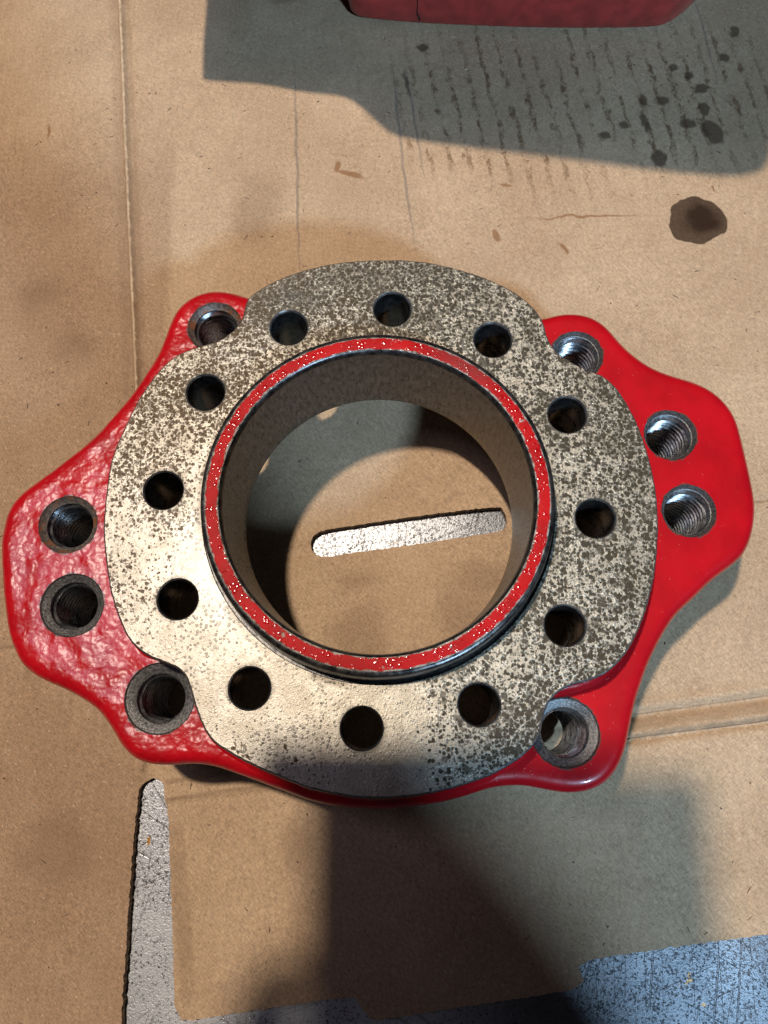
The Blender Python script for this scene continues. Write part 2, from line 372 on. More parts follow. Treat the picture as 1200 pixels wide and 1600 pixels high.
def mat_bore():
    n = NT("bored_steel_wall"); p = n.pos
    S = polar(n)
    ang = n.math('ARCTAN2', S[1], S[0])
    cx = n.t.nodes.new('ShaderNodeCombineXYZ')
    n._in(cx.inputs[0], n.math('MULTIPLY', ang, .9)); n._in(cx.inputs[1], n.math('MULTIPLY', S[2], 2.6))
    t = n.noise(cx.outputs[0], 42, 5, .7, .3)
    t2 = n.noise(n.mapping(cx.outputs[0], scale=(1, 4, 1)), 120, 3, .6)
    pit = n.math('MAXIMUM', n.ramp(n.voro(n.warp(.004, 100), 70), .05, .09, .6, 0), n.ramp(n.noise(p, 420, 3, .7), .56, .64, 0, .55))
    col = n.mix(n.ramp(t, .3, .7), (.10, .098, .093), (.30, .285, .26))
    col = n.mix(n.ramp(t2, .4, .75, 0, .45), col, (.14, .13, .12))
    col = n.mix(pit, col, (.05, .045, .04))
    n.set(Base_Color=col, Metallic=.9, Roughness=n.ramp(t, .3, .7, .26, .40), Normal=n.bump(n.math('ADD', t, n.math('MULTIPLY', t2, .6)), .8, .0012))
    return n.m

M = dict(card=mat_cardboard(), card_edge=mat_card_edge(), table=mat_table(), face=mat_face(),
         red=mat_red("red_gloss_paint_on_rough_casting"), red2=mat_red("dull_red_paint", False), band=mat_band(), bore=mat_bore(),
         edge=mat_steel("dark_bare_steel_edge", (.03, .03, .032), (.13, .12, .11), .32, .85),
         hole=mat_steel("oiled_bare_steel", (.05, .05, .052), (.13, .128, .125), .30, .9),
         thread=mat_steel("cut_thread_steel", (.16, .16, .165), (.36, .355, .35), .30, .9),
         seat=mat_steel("spotfaced_cast_iron", (.11, .105, .10), (.24, .23, .22), .42, .75, 0, 700, .0008),
         seat_rust=mat_steel("rusty_spotfaced_cast_iron", (.10, .085, .075), (.24, .20, .17), .45, .6, 1.0, 500, .0008),
         raw=mat_steel('dark_raw_casting', (.02, .019, .018), (.05, .045, .042), .7, .1, 0, 150, .0008),
         black=mat_steel("black_gap", (.01, .01, .01), (.02, .018, .018), .7, .0),
         wood=mat_steel("grimy_floor_concrete", (.10, .10, .10), (.20, .195, .19), .8, .0, 0, 6))

# ------------------------------------------------------------------ geometry helpers
def link(name, me, mat=None, parent=None):
    o = bpy.data.objects.new(name, me); COL.objects.link(o)
    if mat is not None:
        for m in (mat if isinstance(mat, (list, tuple)) else [mat]): me.materials.append(m)
    if parent is not None:
        o.parent = parent; o.matrix_parent_inverse = parent.matrix_world.inverted()
    return o
def from_bm(name, bm, mat, parent=None, smooth=True, angle=35):
    me = bpy.data.meshes.new(name); bmesh.ops.recalc_face_normals(bm, faces=bm.faces[:]); bm.to_mesh(me); bm.free()
    if smooth:
        for p in me.polygons: p.use_smooth = True
        me.set_sharp_from_angle(angle=math.radians(angle))
    return link(name, me, mat, parent)
def thing(name, label, cat, loc=(0, 0, 0), group=None):
    o = bpy.data.objects.new(name, None); COL.objects.link(o); o.location = loc
    o['label'] = label; o['category'] = cat; o.empty_display_size = .02
    if group: o['group'] = group
    bpy.context.view_layer.update()
    return o
def tag(o, label=None, cat=None, kind=None, group=None):
    if label: o['label'] = label
    if cat: o['category'] = cat
    if kind: o['kind'] = kind
    if group: o['group'] = group
    return o

def resample(pts, step, smooth=2, closed=True):
    """smooth closed curve through the points, equally spaced"""
    P = [Vector((p[0], p[1])) for p in pts]; n = len(P); out = []
    rng = range(n) if closed else range(n - 1)
    for i in rng:
        if closed: a, b, c, d = P[i - 1], P[i], P[(i + 1) % n], P[(i + 2) % n]
        else: a, b, c, d = P[max(i - 1, 0)], P[i], P[i + 1], P[min(i + 2, n - 1)]
        for k in range(12):
            t = k / 12
            out.append(.5 * ((2 * b) + (c - a) * t + (2 * a - 5 * b + 4 * c - d) * t * t + (3 * b - a - 3 * c + d) * t ** 3))
    if not closed: out.append(P[-1])
    if closed: out.append(out[0].copy())
    L = [0]
    for i in range(1, len(out)): L.append(L[-1] + (out[i] - out[i - 1]).length)
    m = max(3, int(L[-1] / step)); res = []; j = 0
    for k in range(m + (0 if closed else 1)):
        s = L[-1] * k / m
        while j < len(L) - 2 and L[j + 1] < s: j += 1
        t = (s - L[j]) / max(1e-12, L[j + 1] - L[j]); res.append(out[j].lerp(out[j + 1], t))
    for _ in range(smooth):
        if closed: res = [(res[i - 1] + 2 * res[i] + res[(i + 1) % len(res)]) / 4 for i in range(len(res))]
    return res
def ccw(P):
    A = sum(P[i].x * P[(i + 1) % len(P)].y - P[(i + 1) % len(P)].x * P[i].y for i in range(len(P)))
    return P if A > 0 else P[::-1]
def normals(P):
    n = len(P); N = []
    for i in range(n):
        t = (P[(i + 2) % n] - P[i - 2]).normalized(); N.append(Vector((t.y, -t.x)))      # outward for ccw
    return N
def offset(P, N, d):
    if not hasattr(d, '__len__'): d = [d] * len(P)
    return [p - q * e for p, q, e in zip(P, N, d)]             # d > 0: inwards
def circle(c, r, n): return [Vector((c[0] + r * math.cos(2 * math.pi * i / n), c[1] + r * math.sin(2 * math.pi * i / n))) for i in range(n)]
def inside(p, P):
    r = False; x, y = p[0], p[1]; j = len(P) - 1
    for i in range(len(P)):
        a, b = P[i], P[j]
        if (a.y > y) != (b.y > y) and x < (b.x - a.x) * (y - a.y) / (b.y - a.y) + a.x: r = not r
        j = i
    return r
def flat(outer, holes, extra=()):
    """triangulated 2-D region with holes -> verts, faces"""
    V = []; E = []
    for loop in [outer] + list(holes):
        s = len(V); V += [Vector((p[0], p[1])) for p in loop]
        E += [(s + i, s + (i + 1) % len(loop)) for i in range(len(loop))]
    V += [Vector((p[0], p[1])) for p in extra]
    v, e, f, *_ = delaunay_2d_cdt(V, E, [], 0, 1e-7)
    keep = []
    for t in f:
        c = sum((v[i] for i in t), Vector((0, 0))) / len(t)
        keep.append((t, c))
    return v, keep
def plate(bm, loop, holes, zfun, mat_index=0, extra=(), flip=False):
    v, f = flat(loop, holes, extra)
    H = [[(min(p.x for p in h), max(p.x for p in h), min(p.y for p in h), max(p.y for p in h)), h] for h in holes]
    bv = {}
    for t, c in f:
        if not inside(c, loop): continue
        if any(b[0] < c.x < b[1] and b[2] < c.y < b[3] and inside(c, h) for b, h in H): continue
        for i in t:
            if i not in bv: bv[i] = bm.verts.new((v[i].x, v[i].y, zfun(v[i])))
        try:
            q = bm.faces.new([bv[i] for i in t]); q.material_index = mat_index
        except ValueError: pass
def rings(bm, loops, mat_index=0, close=True):
    """loops: list of lists of 3-D points with the same count"""
    R = [[bm.verts.new(p) for p in l] for l in loops]; n = len(R[0])
    for a, b in zip(R, R[1:]):
        for i in range(n if close else n - 1):
            q = bm.faces.new((a[i], a[(i + 1) % n], b[(i + 1) % n], b[i])); q.material_index = mat_index
    return R
def lathe(name, prof, c, mat, parent, n=128, bright=0, angle=30):
    bm = bmesh.new()
    loops = [[(c[0] + r * math.cos(2 * math.pi * i / n), c[1] + r * math.sin(2 * math.pi * i / n), z) for i in range(n)] for r, z in prof]
    rings(bm, loops); bm.faces.ensure_lookup_table()
    for f in bm.faces[:bright * n]: f.material_index = 1
    return from_bm(name, bm, mat, parent, angle=angle)
def to3(P, z): return [(p.x, p.y, z) for p in P]

# ------------------------------------------------------------------ the workbench and floor
TT = -0.007                                   # table top; the cardboard is 7 mm thick
bench = thing("workbench", "scratched grey metal bench top under the cardboard sheet, showing at the lower right corner", "workbench", (.1, .35, -.75))
bm = bmesh.new()
def box(bm, x0, x1, y0, y1, z0, z1, bev=0.0, mi=0):
    r = bmesh.ops.create_cube(bm, size=1)
    for v in r['verts']:
        v.co = Vector(((x0 + x1) / 2 + v.co.x * (x1 - x0), (y0 + y1) / 2 + v.co.y * (y1 - y0), (z0 + z1) / 2 + v.co.z * (z1 - z0)))
    if bev:
        ed = list({e for v in r['verts'] for e in v.link_edges})
        bmesh.ops.bevel(bm, geom=ed, offset=bev, segments=3, affect='EDGES', profile=.5)
box(bm, -.75, .85, -.33, 1.05, TT - .008, TT, .002)
from_bm("bench_top", bm, M['table'], bench)
for x in (-.70, .80):
    for y in (-.28, 1.0):
        bm = bmesh.new(); box(bm, x - .03, x + .03, y - .03, y + .03, -.75, TT - .0085, .004); from_bm("leg", bm, M['seat'], bench)
bm = bmesh.new(); bmesh.ops.create_grid(bm, x_segments=8, y_segments=8, size=4)
for v in bm.verts: v.co.z = -.75
tag(from_bm("floor", bm, M['wood']), "grey concrete workshop floor", kind='structure')

# ------------------------------------------------------------------ the cardboard
def L2(pts, z=0.0): return [at(u, v, z).to_2d() for u, v in pts]
def jitter(P, amt, seed):
    return [p + Vector((mnoise.noise(Vector((p.x * 420, p.y * 420, seed))), mnoise.noise(Vector((p.x * 420, p.y * 420, seed + 9))))) * amt for p in P]
slot = resample(L2([(491,837),(507,829),(573,818),(673,804),(773,793),(786,799),(792,813),(785,828),(740,837),(640,852),(550,864),(508,870),(491,864),(485,849)]), .0014, 1)
slot = jitter(slot, .0007, 3)
lowpath = L2([(190,1680),(190,1600),(192,1547),(196,1495),(198,1456),(202,1403),(206,1351),(210,1298),(214,1259),(218,1232),(228,1221),(240,1217),(253,1222),(257,1246),(263,1285),(265,1337),(267,1390),(269,1442),(270.5,1495),(272,1547),(275,1574),(284,1592),(300,1594),(350,1586),(450,1571),(548,1559),(563,1570),(578,1591),(605,1592),(725,1573),(875,1550),(900,1542),(911,1530),(915,1503),(1040,1482),(1150,1467),(1200,1460)])
low = jitter(resample(lowpath, .0016, 1, closed=False), .0010, 20)
dirx = (low[-1] - low[-20]).normalized()
outer = [Vector((-.50, low[0].y - .02)), ] + [Vector((low[0].x, low[0].y - .02))] + low + [low[-1] + dirx * .22, Vector((.50, .80)), Vector((-.50, .80))]
# densify the long straight edges
o2 = []
for i, p in enumerate(outer):
    q = outer[(i + 1) % len(outer)]; o2.append(p); k = int((q - p).length / .02)
    for j in range(1, k): o2.append(p.lerp(q, j / k))
outer = ccw(o2)
creases = [  # (points, kind, depth, half width)
    (L2([(186,-60),(188,0),(200,300),(213,560),(218,900),(222,1212)]), 'ridge', .0022, .0042),
    (L2([(985,1114),(1260,1076)]), 'step', .0040, .0038), (L2([(990,1153),(1260,1117)]), 'step2', .0040, .0034),
    (L2([(262,1224),(640,1168),(985,1114)]), 'step', .0011, .0028), (L2([(262,1255),(640,1205),(990,1153)]), 'step2', .0010, .0028),
    (L2([(-60,925),(490,853)]), 'groove', .0010, .0022), (L2([(792,812),(1260,775)]), 'groove', .0011, .0022),
    (L2([(-60,1022),(218,986)]), 'groove', .0009, .0022),
    (L2([(270,1260),(300,1500)]), 'groove', .0006, .0060),
    (L2([(245,-40),(262,560)]), 'groove', .0004, .0050), (L2([(462,100),(472,360)]), 'groove', .0003, .003),
]
def segd(p, a, b):
    ab = b - a; t = max(0, min(1, (p - a).dot(ab) / ab.length_squared)); q = p - a - ab * t
    s = ab.x * (p.y - a.y) - ab.y * (p.x - a.x)
    return q.length, (1 if s > 0 else -1)
def card_z(p):
    z = .0009 * mnoise.noise(Vector((p.x * 7, p.y * 7, 0))) + .00035 * mnoise.noise(Vector((p.x * 28, p.y * 28, 4)))
    for pts, kind, dep, hw in creases:
        best = (9, 1)
        for a, b in zip(pts, pts[1:]):
            d = segd(p, a, b)
            if d[0] < best[0]: best = d
        d, s = best; x = s * d / hw
        if abs(x) > 4: continue
        if kind == 'ridge': z += dep * (math.exp(-(x * 2.2) ** 2) * 1.0 - .95 * math.exp(-((x - 1.1) * 1.1) ** 2) - .7 * math.exp(-((x + 1.1) * 1.1) ** 2))
        elif kind == 'groove': z -= dep * math.exp(-x * x)
        elif kind == 'step': z += dep * (.5 * math.exp(-((x - .9)) ** 2) - math.exp(-((x + .6) * 1.1) ** 2))
        elif kind == 'step2': z += dep * (.7 * math.exp(-((x - .9)) ** 2) - math.exp(-((x + .4) * 1.3) ** 2))
    return z
ex = []
rr = random.Random(5)
def near_bound(p): return False
sp = .0058
y = -.215
while y < .62:
    x = -.36
    while x < .36:
        ex.append(Vector((x + rr.uniform(-.3, .3) * sp, y + rr.uniform(-.3, .3) * sp))); x += sp
    y += sp
x = -.48
while x < .49:
    y = -.30
    while y < .79:
        if not (-.36 < x < .36 and -.215 < y < .62): ex.append(Vector((x, y + rr.uniform(-.003, .003))))
        y += .03
    x += .03
for pts, kind, dep, hw in creases:
    for a, b in zip(pts, pts[1:]):
        L = (b - a).length; t = (b - a) / L; nn = Vector((-t.y, t.x)); k = int(L / .004)
        for i in range(k):
            for o in (-2.2, -1.6, -1.2, -.9, -.6, -.3, 0, .3, .6, .9, 1.2, 1.6, 2.2):
                ex.append(a + t * (i + rr.random() * .6) * L / k + nn * o * hw)
ex = [p for p in ex if inside(p, outer) and not inside(p, slot)]
bm = bmesh.new()
slot = ccw(slot)
plate(bm, outer, [slot], card_z, 0, ex)
for loop in (outer, slot):
    for fr, zz in ((0, None),):
        top = [(p.x, p.y, card_z(p)) for p in loop]
        mid = [(p.x + mnoise.noise(Vector((p.x * 500, p.y * 500, 7))) * .0008, p.y + mnoise.noise(Vector((p.x * 500, p.y * 500, 8))) * .0008, -.0035) for p in loop]
        bot = [(p.x, p.y, TT + .0002) for p in loop]
        rings(bm, [top, mid, bot], 1)
bmesh.ops.remove_doubles(bm, verts=bm.verts[:], dist=1e-6)
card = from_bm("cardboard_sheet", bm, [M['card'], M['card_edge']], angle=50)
tag(card, "flattened brown cardboard box lying under the red casting, with oil stains, folds and cut slots", "cardboard")

# loose grit and paper fibres on the cardboard
bm = bmesh.new()
for i in range(520):
    p = Vector((rr.uniform(-.30, .30), rr.uniform(-.2, .58)))
    if (p - AX.to_2d()).length < .10 and rr.random() < .5: continue
    if not inside(p, outer) or inside(p, slot): continue
    L = rr.uniform(.0006, .0026); wd = rr.uniform(.00012, .0003); a = rr.uniform(0, 6.28)
    if rr.random() < .35: L = rr.uniform(.0004, .0008); wd = L * .6
    z = card_z(p); u = Vector((math.cos(a), math.sin(a), 0)) * L; s = Vector((-math.sin(a), math.cos(a), 0)) * wd
    c = Vector((p.x, p.y, z + .0002)); mi = 0 if rr.random() < .6 else 1
    V = [bm.verts.new(c + k) for k in (-u - s, u - s * .6, u + s * .6, -u + s, Vector((0, 0, wd * 1.6)))]
    for t in ((0, 1, 4), (1, 2, 4), (2, 3, 4), (3, 0, 4), (3, 2, 1, 0)):
        bm.faces.new([V[k] for k in t]).material_index = mi
def plain(name, c, r=.8):
    n = NT(name); n.set(Base_Color=n.mix(n.ramp(n.noise(n.pos, 300, 2), .3, .7), c, tuple(x * 1.5 for x in c)), Roughness=r); return n.m
grit = from_bm("grit", bm, [plain("dark_grit", (.05, .03, .02)), plain("pale_fibre", (.48, .38, .28))], smooth=False)
tag(grit, "tiny specks of grit and loose paper fibres scattered over the cardboard", "debris", 'stuff')

# ------------------------------------------------------------------ the casting
FL = [(387,465),(400,455),(421,442),(462,425),(504,414),(546,407.5),(600,405),(662,408),(725,422),(767,437),(800,453),(825,471),(842,489),(850,505),(855,524),(867,545),(887,561),(917,576),(942,586),(962,603),(977,624),(994,655),(1008,692),(1019,730),(1026,767),(1029,805),(1029,838),(1026,883),(1017,929),(1004,971),(987,1008),(967,1035),(946,1053),(917,1065),(887,1073),(867,1087),(854,1104),(848,1129),(842,1154),(825,1175),(800,1194),(767,1212),(725,1227),(675,1240),(625,1247),(567,1248),(525,1242),(483,1233),(442,1217),(400,1199),(358,1177),(329,1156),(315,1133),(307,1112),(298,1083),(292,1062),(279,1046),(254,1035),(229,1025),(204,1004),(190,979),(175,937),(167,896),(162,854),(161,812),(169,738),(179,701),(196,663),(212,630),(229,603),(250,576),(271,557),(296,545),(321,537),(342,531),(362,517),(377,499),(381,484)]
RD = [(387,468),(367,462),(342,459),(317,462),(292,475),(275,495),(265,517),(252,551),(233,584),(208,620),(179,655),(150,686),(120,711),(90,735),(62,755),(38,773),(20,795),(11,820),(6,853),(7,893),(10,933),(15,977),(25,1013),(37,1037),(57,1055),(83,1068),(110,1080),(140,1097),(163,1117),(180,1143),(197,1170),(217,1187),(240,1194),(273,1195),(307,1193),(340,1198),(370,1208),(397,1218),(442,1235),(483,1250),(525,1259),(567,1263),(600,1264),(642,1260),(683,1254),(725,1244),(758,1233),(783,1228),(817,1227),(850,1233),(880,1238),(908,1237),(933,1229),(954,1212),(969,1187),(977,1162),(983,1133),(990,1100),(1000,1067),(1012,1035),(1031,997),(1053,963),(1080,937),(1110,908),(1137,888),(1157,870),(1170,843),(1176,810),(1175,780),(1168,743),(1158,700),(1147,660),(1130,633),(1107,613),(1080,600),(1053,592),(1020,580),(993,563),(970,543),(953,523),(937,508),(917,498),(890,494),(867,496),(840,502),(790,492),(730,474),(660,463),(600,460),(520,464),(450,474),(415,476)]
fl = jitter(ccw(resample([at(u, v, ZF) for u, v in FL], .0018, 4)), .00035, 31)
rd = ccw(resample([at(u, v, .0690) for u, v in RD], .0020, 5))
flN, rdN = normals(fl), normals(rd)
cast = thing("flanged_casting", "large red cast flange with round bore, speckled bare metal face and eared red base", "flange casting", (AX.x, AX.y, 0))

# upper flange: machined face (own mesh) and edge
NB = 40
def face_z(p): return ZF
bm = bmesh.new()
chm = .0013
inner_f = offset(fl, flN, chm)
gridpts = []
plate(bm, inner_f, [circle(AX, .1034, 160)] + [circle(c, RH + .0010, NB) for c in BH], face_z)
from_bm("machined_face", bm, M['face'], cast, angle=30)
bm = bmesh.new()
rings(bm, [to3(inner_f, ZF), to3(offset(fl, flN, .0004), ZF - .0007), to3(fl, ZF - .0016), to3(fl, ZF - .0045)])
bm.faces.ensure_lookup_table()
for f in bm.faces[:len(fl)]: f.material_index = 1
from_bm("flange_edge", bm, [M['edge'], M['seat']], cast, angle=60)
# bolt holes
for c in BH:
    lathe("bolt_hole", [(RH + .0010, ZF), (RH + .0002, ZF - .0008), (RH, ZF - .0014), (RH, .0800), (.0124, .0790), (.0128, .0600), (.0128, .0548)], c, [M['hole'], M['thread']], cast, n=NB, bright=2)
# raised collar
lathe("collar", [(.1034, ZF), (.1030, ZF - .0012), (.1016, ZF - .0014), (.1010, ZF + .001), (.1004, ZF + .0135), (.0998, ZF + .0172), (.0988, ZF + .0184), (.0972, ZF + .0186)], AX, M['edge'], cast, n=192, angle=50)
lathe("painted_rim", [(.0972, ZF + .0186), (.0969, ZF + .0189), (.0960, ZF + .0190), (.0930, ZF + .0190), (.0905, ZF + .0190), (.0899, ZF + .0189), (.0896, ZF + .0186)], AX, M['band'], cast, n=192, angle=60)
lathe("inner_lip", [(.0896, ZF + .0186), (.0888, ZF + .0181), (.0882, ZF + .0170), (.0877, ZF + .0150)], AX, M['edge'], cast, n=192, angle=60)
lathe("bore_wall", [(.0877, ZF + .0150), (.0874, ZF + .008), (.0866, .085), (.0858, .065), (.0855, .0560), (.0862, .0550)], AX, M['bore'], cast, n=192, angle=60)

# red body: neck under the flange, fillet, top, rounded edge, skirt, underside
def lump(p, z):
    left = max(0.15, min(1, (AX.x + .02 - p.x) / .12))
    return z + left * (.00055 * mnoise.noise(Vector((p.x * 75, p.y * 75, 1))) + .00030 * mnoise.noise(Vector((p.x * 170, p.y * 170, 2))))
def flare(p):
    m = .0055
    for x, y, ro, _ in TH: m = min(m, max(0.0, math.hypot(p.x - x, p.y - y) - ro - .0006))
    # stay inside the red outline
    return m
fd = [flare(p) for p in fl]
for _ in range(3): fd = [min(fd[i], (fd[i - 1] + fd[i] * 2 + fd[(i + 1) % len(fd)]) / 4) for i in range(len(fd))]
bm = bmesh.new()
neck = []
for s, h in ((0, 1.0), (0, .5), (.08, .34), (.25, .17), (.5, .07), (.75, .02), (1.0, 0)):
    hh = (ZF - .0045 - ZR)
    neck.append([(p.x + q.x * d * s, p.y + q.y * d * s, ZR - .0006 * (s == 1) + hh * h * (1 if s == 0 else 1) * (1 if h >= .5 else (.3 + .7 * min(1, d / .0055)))) for p, q, d in zip(fl, flN, fd)])
rings(bm, neck)
from_bm("neck", bm, M['red'], cast, angle=60)
bm = bmesh.new()
RB = .0078                                    # edge rounding
inset = offset(rd, rdN, RB)
hol = [circle((x, y), ro, 56) for x, y, ro, _ in TH]
ex2 = []
g = .0030; x = -.27
while x < .27:
    y = -.06
    while y < .32:
        p = Vector((x + rr.uniform(-.3, .3) * g, y + rr.uniform(-.3, .3) * g))
        d = (p - AX.to_2d()).length
        if d > .10 and inside(p, inset) and not inside(p, fl) and all((p - Vector((t[0], t[1]))).length > t[2] + .001 for t in TH): ex2.append(p)
        y += g
    x += g
plate(bm, inset, hol + [circle(AX, .0866, 96)] + [circle(c, .0127, 24) for c in BH], lambda p: lump(p, ZR), 0, ex2)
edge_loops = [[(p.x, p.y, lump(p, ZR)) for p in inset]]
for k in range(1, 7):
    a = math.pi / 2 * k / 6
    edge_loops.append([(p.x, p.y, lump(p, ZR - RB * (1 - math.cos(a)))) for p in offset(rd, rdN, RB * (1 - math.sin(a)))])
edge_loops.append(to3(rd, .0600)); edge_loops.append(to3(offset(rd, rdN, .0010), .0565)); edge_loops.append(to3(offset(rd, rdN, .0035), .0550))
rings(bm, edge_loops)
plate(bm, offset(rd, rdN, .0035), [circle((t[0], t[1]), .0140, 40) for t in TH] + [circle(AX, .0862, 96)] + [circle(c, .0128, 24) for c in BH], lambda p: .0550, 1)
bmesh.ops.remove_doubles(bm, verts=bm.verts[:], dist=1e-6)
from_bm("red_base", bm, [M['red'], M['raw']], cast, angle=50)
for (x, y, ro, rusty) in TH:
    ri = .0138
    g0 = lathe("hole_seat", [(ro, ZR + .0004), (ro - .0003, ZR - .0002), (ro - .0008, ZR - .0010), (ri + .0012, ZR - .0030), (ri + .0006, ZR - .0034)], (x, y), M['seat_rust' if rusty else 'seat'], cast, n=56, angle=25)
    if rusty: g0['label'] = "rusty seat ring"
    lathe('boss', [(.0185, .0556), (.0180, .014), (.0170, .010), (.0146, .0100), (.0144, .0106)], (x, y), M['raw'], cast, n=40, angle=30)
    # real helical thread: sawtooth profile swept down the hole
    bm = bmesh.new(); n = 56; pitch = .0044; z1 = ZR - .0037; z0 = .0105; R = []
    prof = ((0, .0011), (.10, .0011), (.42, -.0011), (.62, -.0011))       # crest flat, flank, root, flank
    for turn in range(int((z1 - z0) / pitch) + 3):
        for fr, dr in prof:
            row = []
            for i in range(n + 1):
                zz = z1 + pitch - (turn + fr + i / n) * pitch; f = max(0, min(1, (z1 - zz) / .004)); d = .0011 * (1 - f) + dr * f
                row.append(bm.verts.new((x + (ri + d) * math.cos(2 * math.pi * i / n), y + (ri + d) * math.sin(2 * math.pi * i / n), min(z1, max(z0, zz)))))
            R.append(row)
    for a, b in zip(R, R[1:]):
        for i in range(n): bm.faces.new((a[i], a[i + 1], b[i + 1], b[i]))
    bmesh.ops.dissolve_degenerate(bm, dist=1e-6, edges=bm.edges[:])
    from_bm("thread", bm, M['thread'], cast, angle=25)
# stubby cast feet that carry the base just above the cardboard
for ang, R in ((26, .165), (206, .165), (101.1, .128), (281.1, .128)):
    a = math.radians(ang); c = (AX.x + R * math.cos(a), AX.y + R * math.sin(a))
    lathe("foot", [(.0, .0562), (.0085, .0562), (.0080, .03), (.0085, .004), (.0078, .0016), (0.0, .0016)], c, M['raw'], cast, n=28, angle=40)

bm = bmesh.new(); R = []  # added unseen wall, keeps the cool lamp off the cardboard underneath
for i in range(41):
    a = math.radians(-112 + 128 * i / 40); ca, sa = math.cos(a), math.sin(a)
    R.append([bm.verts.new((AX.x + r * ca, AX.y + r * sa, z)) for r, z in ((.1408, .0556), (.1412, .004), (.1420, .0018), (.1465, .0018), (.1475, .004), (.1480, .0556))])
for a, b in zip(R, R[1:]):
    for k in range(6): bm.faces.new((a[k], a[(k + 1) % 6], b[(k + 1) % 6], b[k]))
bm.faces.new(R[0]); bm.faces.new(R[-1][::-1])
from_bm("light_block_skirt", bm, M['raw'], cast, angle=40)

# ------------------------------------------------------------------ the second red casting at the top edge
blk = thing("red_housing_block", "dull red painted casting with rounded corner at the top edge, partly out of the picture", "metal casting", at(800, -60).to_tuple())
base = L2([(548,20),(556,26),(570,31),(655,39),(760,44),(860,47),(960,47),(1020,45),(1045,38),(1070,20),(1095,-8),(1115,-45),(1120,-110),(1115,-200),(600,-230),(540,-120),(540,-20)], .004)
bs = ccw(resample(base, .0025, 2)); bN = normals(bs)
bm = bmesh.new()
HB = .075
lp = [to3(offset(bs, bN, .0075), .0012), to3(offset(bs, bN, .0065), .0048), to3(offset(bs, bN, .0010), .0056), to3(bs, .0075)]
lp += [[(p.x, p.y, z + .0) for p in offset(bs, bN, -.0010 * math.sin(z * 60))] for z in (.02, .04, .06)]
lp += [to3(offset(bs, bN, .001), HB - .006), to3(offset(bs, bN, .004), HB - .0012), to3(offset(bs, bN, .009), HB)]
rings(bm, lp)
plate(bm, offset(bs, bN, .009), [], lambda p: HB)
from_bm("housing_body", bm, M['red2'], blk, angle=40)
# dark parting line down the visible side
pA = at(655, 40.5, .004)
bm = bmesh.new(); vs = []
for k in range(9):
    z = .0095 + k * .007; q = Vector((pA.x - .006 * (k / 8) ** .7, pA.y)) 
    j = min(range(len(bs)), key=lambda i: (bs[i].x - q.x) ** 2 + (4 if bs[i].y > pA.y + .05 else 0)); c = bs[j] + bN[j] * (.0013 + .0010 * math.sin(z * 60) * .0)
    vs.append([bm.verts.new((c.x - .0010, c.y + .002, z)), bm.verts.new((c.x, c.y - .0006, z)), bm.verts.new((c.x + .0010, c.y + .002, z))])
for a, b in zip(vs, vs[1:]):
    bm.faces.new((a[0], a[1], b[1], b[0])); bm.faces.new((a[1], a[2], b[2], b[1]))
from_bm("seam", bm, M['black'], blk)
# bracket stub at its left
bm = bmesh.new()
p0 = at(505, -22, .01)
cN = sum(bs, Vector((0, 0))) / len(bs)
lathe("stem", [(.0, .072), (.070, .072), (.066, .085), (.062, .120), (.066, .160), (.074, .185), (.074, .230), (.070, .236), (.0, .236)], (cN.x, cN.y + .01), M['red2'], blk, n=64, angle=40)
# overhanging flange, high above the cardboard: it throws the big shadow
sh = [(326,-120),(322,0),(317,60),(316,112),(317,124),(330,126),(400,131),(470,143),(530,150),(560,165),(590,192),(620,212),(700,226),(800,238),(900,250),(1000,262),(1100,272),(1150,272),(1180,262),(1192,235),(1197,180),(1215,90),(1230,-60),(1200,-190),(800,-230),(450,-220)]
LAMP = Vector((0, .1, .05)) + KEY.normalized() * 3.0
def hov(u): return ovh(at(u, 150).x)
def ovh(x): return .098 + .075 * max(0, min(1, (x + .06) / .12))
top = []
for u, v in sh:
    g0 = at(u, v); h = hov(u)
    for _ in range(4): q = g0 + (LAMP - g0) * (h / LAMP.z); h = ovh(q.x)
    top.append((q.x, q.y, h))
# resample in 3-D
def rs3(P, step):
    a = resample([(p[0], p[1]) for p in P], step, 0); out = []
    for q in a:
        j = sorted(range(len(P)), key=lambda i: (P[i][0] - q.x) ** 2 + (P[i][1] - q.y) ** 2)[:2]
        d0, d1 = [math.hypot(P[k][0] - q.x, P[k][1] - q.y) for k in j]; t = d0 / (d0 + d1 + 1e-9)
        out.append((q.x, q.y, P[j[0]][2] * (1 - t) + P[j[1]][2] * t))
    return out
ov = [Vector((p[0], p[1])) for p in rs3(top, .004)]; ov = ccw(ov)
def ovz(p):
    return ovh(p.x)
bm = bmesh.new(); oN = normals(ov)
TH2 = .022
ri = [[(p.x, p.y, ovz(p)) for p in offset(ov, oN, .003)], [(p.x, p.y, ovz(p) + .003) for p in ov], [(p.x, p.y, ovz(p) + TH2 - .003) for p in ov], [(p.x, p.y, ovz(p) + TH2) for p in offset(ov, oN, .003)]]
rings(bm, ri)
gp = [Vector((x * .02, y * .02)) for x in range(-25, 26) for y in range(20, 50)]
gp = [p for p in gp if inside(p, offset(ov, oN, .006))]
plate(bm, offset(ov, oN, .003), [], ovz, 0, gp); plate(bm, offset(ov, oN, .003), [], lambda p: ovz(p) + TH2, 0, gp)
from_bm("overhanging_flange", bm, M['red2'], blk, angle=40)

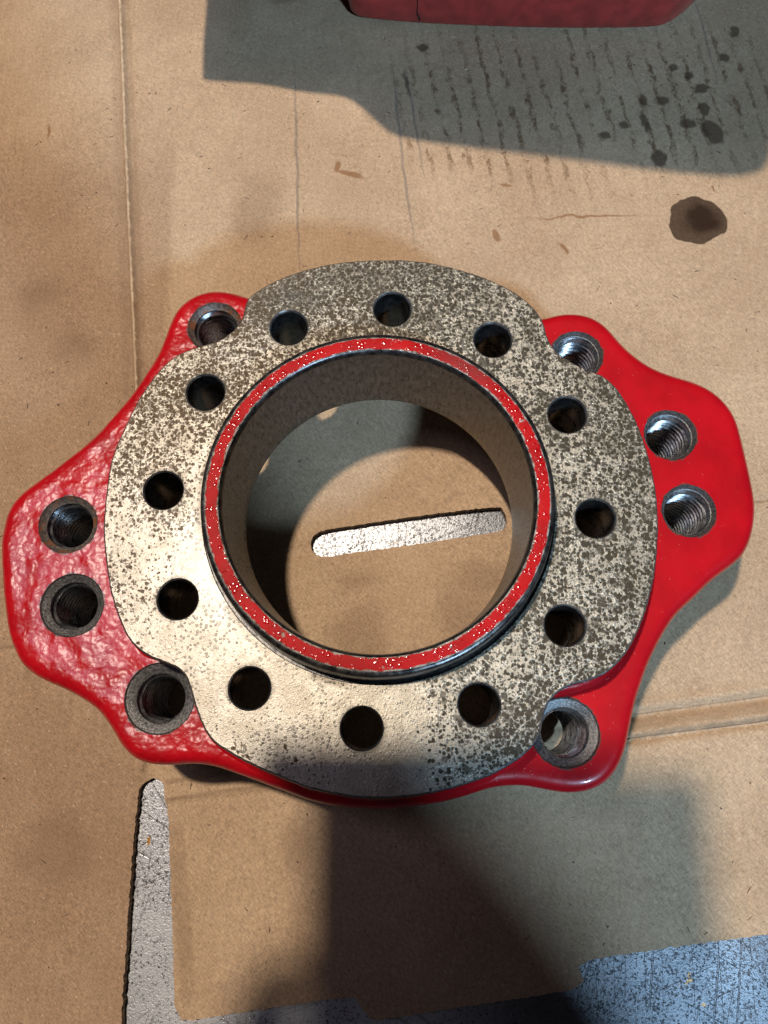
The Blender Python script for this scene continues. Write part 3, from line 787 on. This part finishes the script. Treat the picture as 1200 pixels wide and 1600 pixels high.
# ------------------------------------------------------------------ photographer: person and phone (behind the lens)
def skin_obj(name, chains, mat, sub=2, parent=None):
    """chains: list of lists of (x, y, z, r); a chain may start with an index into the vertices made so far"""
    V = []; E = []; Rr = []
    for ch in chains:
        prev = None
        for it in ch:
            if isinstance(it, int): prev = it; continue
            V.append(it[:3]); Rr.append(it[3])
            if prev is not None: E.append((prev, len(V) - 1))
            prev = len(V) - 1
    me = bpy.data.meshes.new(name); me.from_pydata(V, E, [])
    o = link(name, me, mat, parent)
    md = o.modifiers.new("skin", 'SKIN'); md.use_smooth_shade = True
    for i, r in enumerate(Rr):
        me.skin_vertices[0].data[i].radius = (r, r)
    me.skin_vertices[0].data[0].use_root = True
    s = o.modifiers.new("sub", 'SUBSURF'); s.levels = s.render_levels = sub
    return o
PX = .185
HX, HY, HZ = -.066, .012, .590                # middle of the tablet
V = [
 [(PX + .02, -.62, .13, .20), (PX + .015, -.60, .35, .215), (PX + .005, -.58, .53, .205), (PX - .035, -.57, .73, .160), (PX + .04, -.57, .88, .07), (PX + .05, -.56, .95, .11), (PX + .06, -.55, 1.03, .125), (PX + .06, -.56, 1.10, .07)],
 [0, (PX + .10, -.62, .02, .095), (PX + .12, -.60, -.30, .065), (PX + .12, -.64, -.68, .045), (PX + .12, -.52, -.72, .035)],
 [0, (PX - .10, -.62, .02, .095), (PX - .12, -.60, -.30, .065), (PX - .12, -.64, -.68, .045), (PX - .12, -.52, -.72, .035)],
 [3, (PX + .06, -.56, .76, .060), (PX + .12, -.50, .52, .050), (PX + .06, -.42, .47, .042), (HX + .165, -.135, .575, .030), (HX + .145, -.100, HZ, .028), (HX + .132, -.070, HZ + .004, .030)],
 [3, (PX - .19, -.56, .74, .065), (PX - .30, -.46, .55, .050), (PX - .33, -.34, .50, .045), (HX - .165, -.135, .575, .030), (HX - .145, -.100, HZ, .028), (HX - .132, -.070, HZ + .004, .030)],
]
hr = 8 + 4 + 4 + 5; hl = hr + 6
for k, L in enumerate((.036, .042, .040, .030)):
    yy = .004 - k * .020
    for sgn, hh in ((1, hr), (-1, hl)):
        V.append([hh, (HX + sgn * .128, yy, HZ + .010, .0085), (HX + sgn * (.128 - L * .6), yy + .002, HZ + .012, .008), (HX + sgn * (.128 - L), yy, HZ + .010, .007)])
for sgn, hh in ((1, hr), (-1, hl)):
    V.append([hh, (HX + sgn * .112, -.092, HZ - .004, .011), (HX + sgn * .094, -.084, HZ - .006, .009)])
cloth = plain("dark_work_jacket", (.03, .035, .045), .9)
per = skin_obj("person", V, cloth, 2)
tag(per, "photographer in dark work clothes leaning over the bench, behind the camera", "person")
ph = thing("tablet", "black tablet held flat above the casting in the photographer's hands", "tablet", (HX, HY, HZ - .004))
bm = bmesh.new(); box(bm, HX - .104, HX + .104, HY - .085, HY + .085, HZ - .004, HZ + .004, .003); from_bm("tablet_body", bm, M['black'], ph)
bm = bmesh.new(); box(bm, HX - .098, HX + .098, HY - .079, HY + .079, HZ + .0042, HZ + .0048, .0); from_bm("screen", bm, M['edge'], ph)
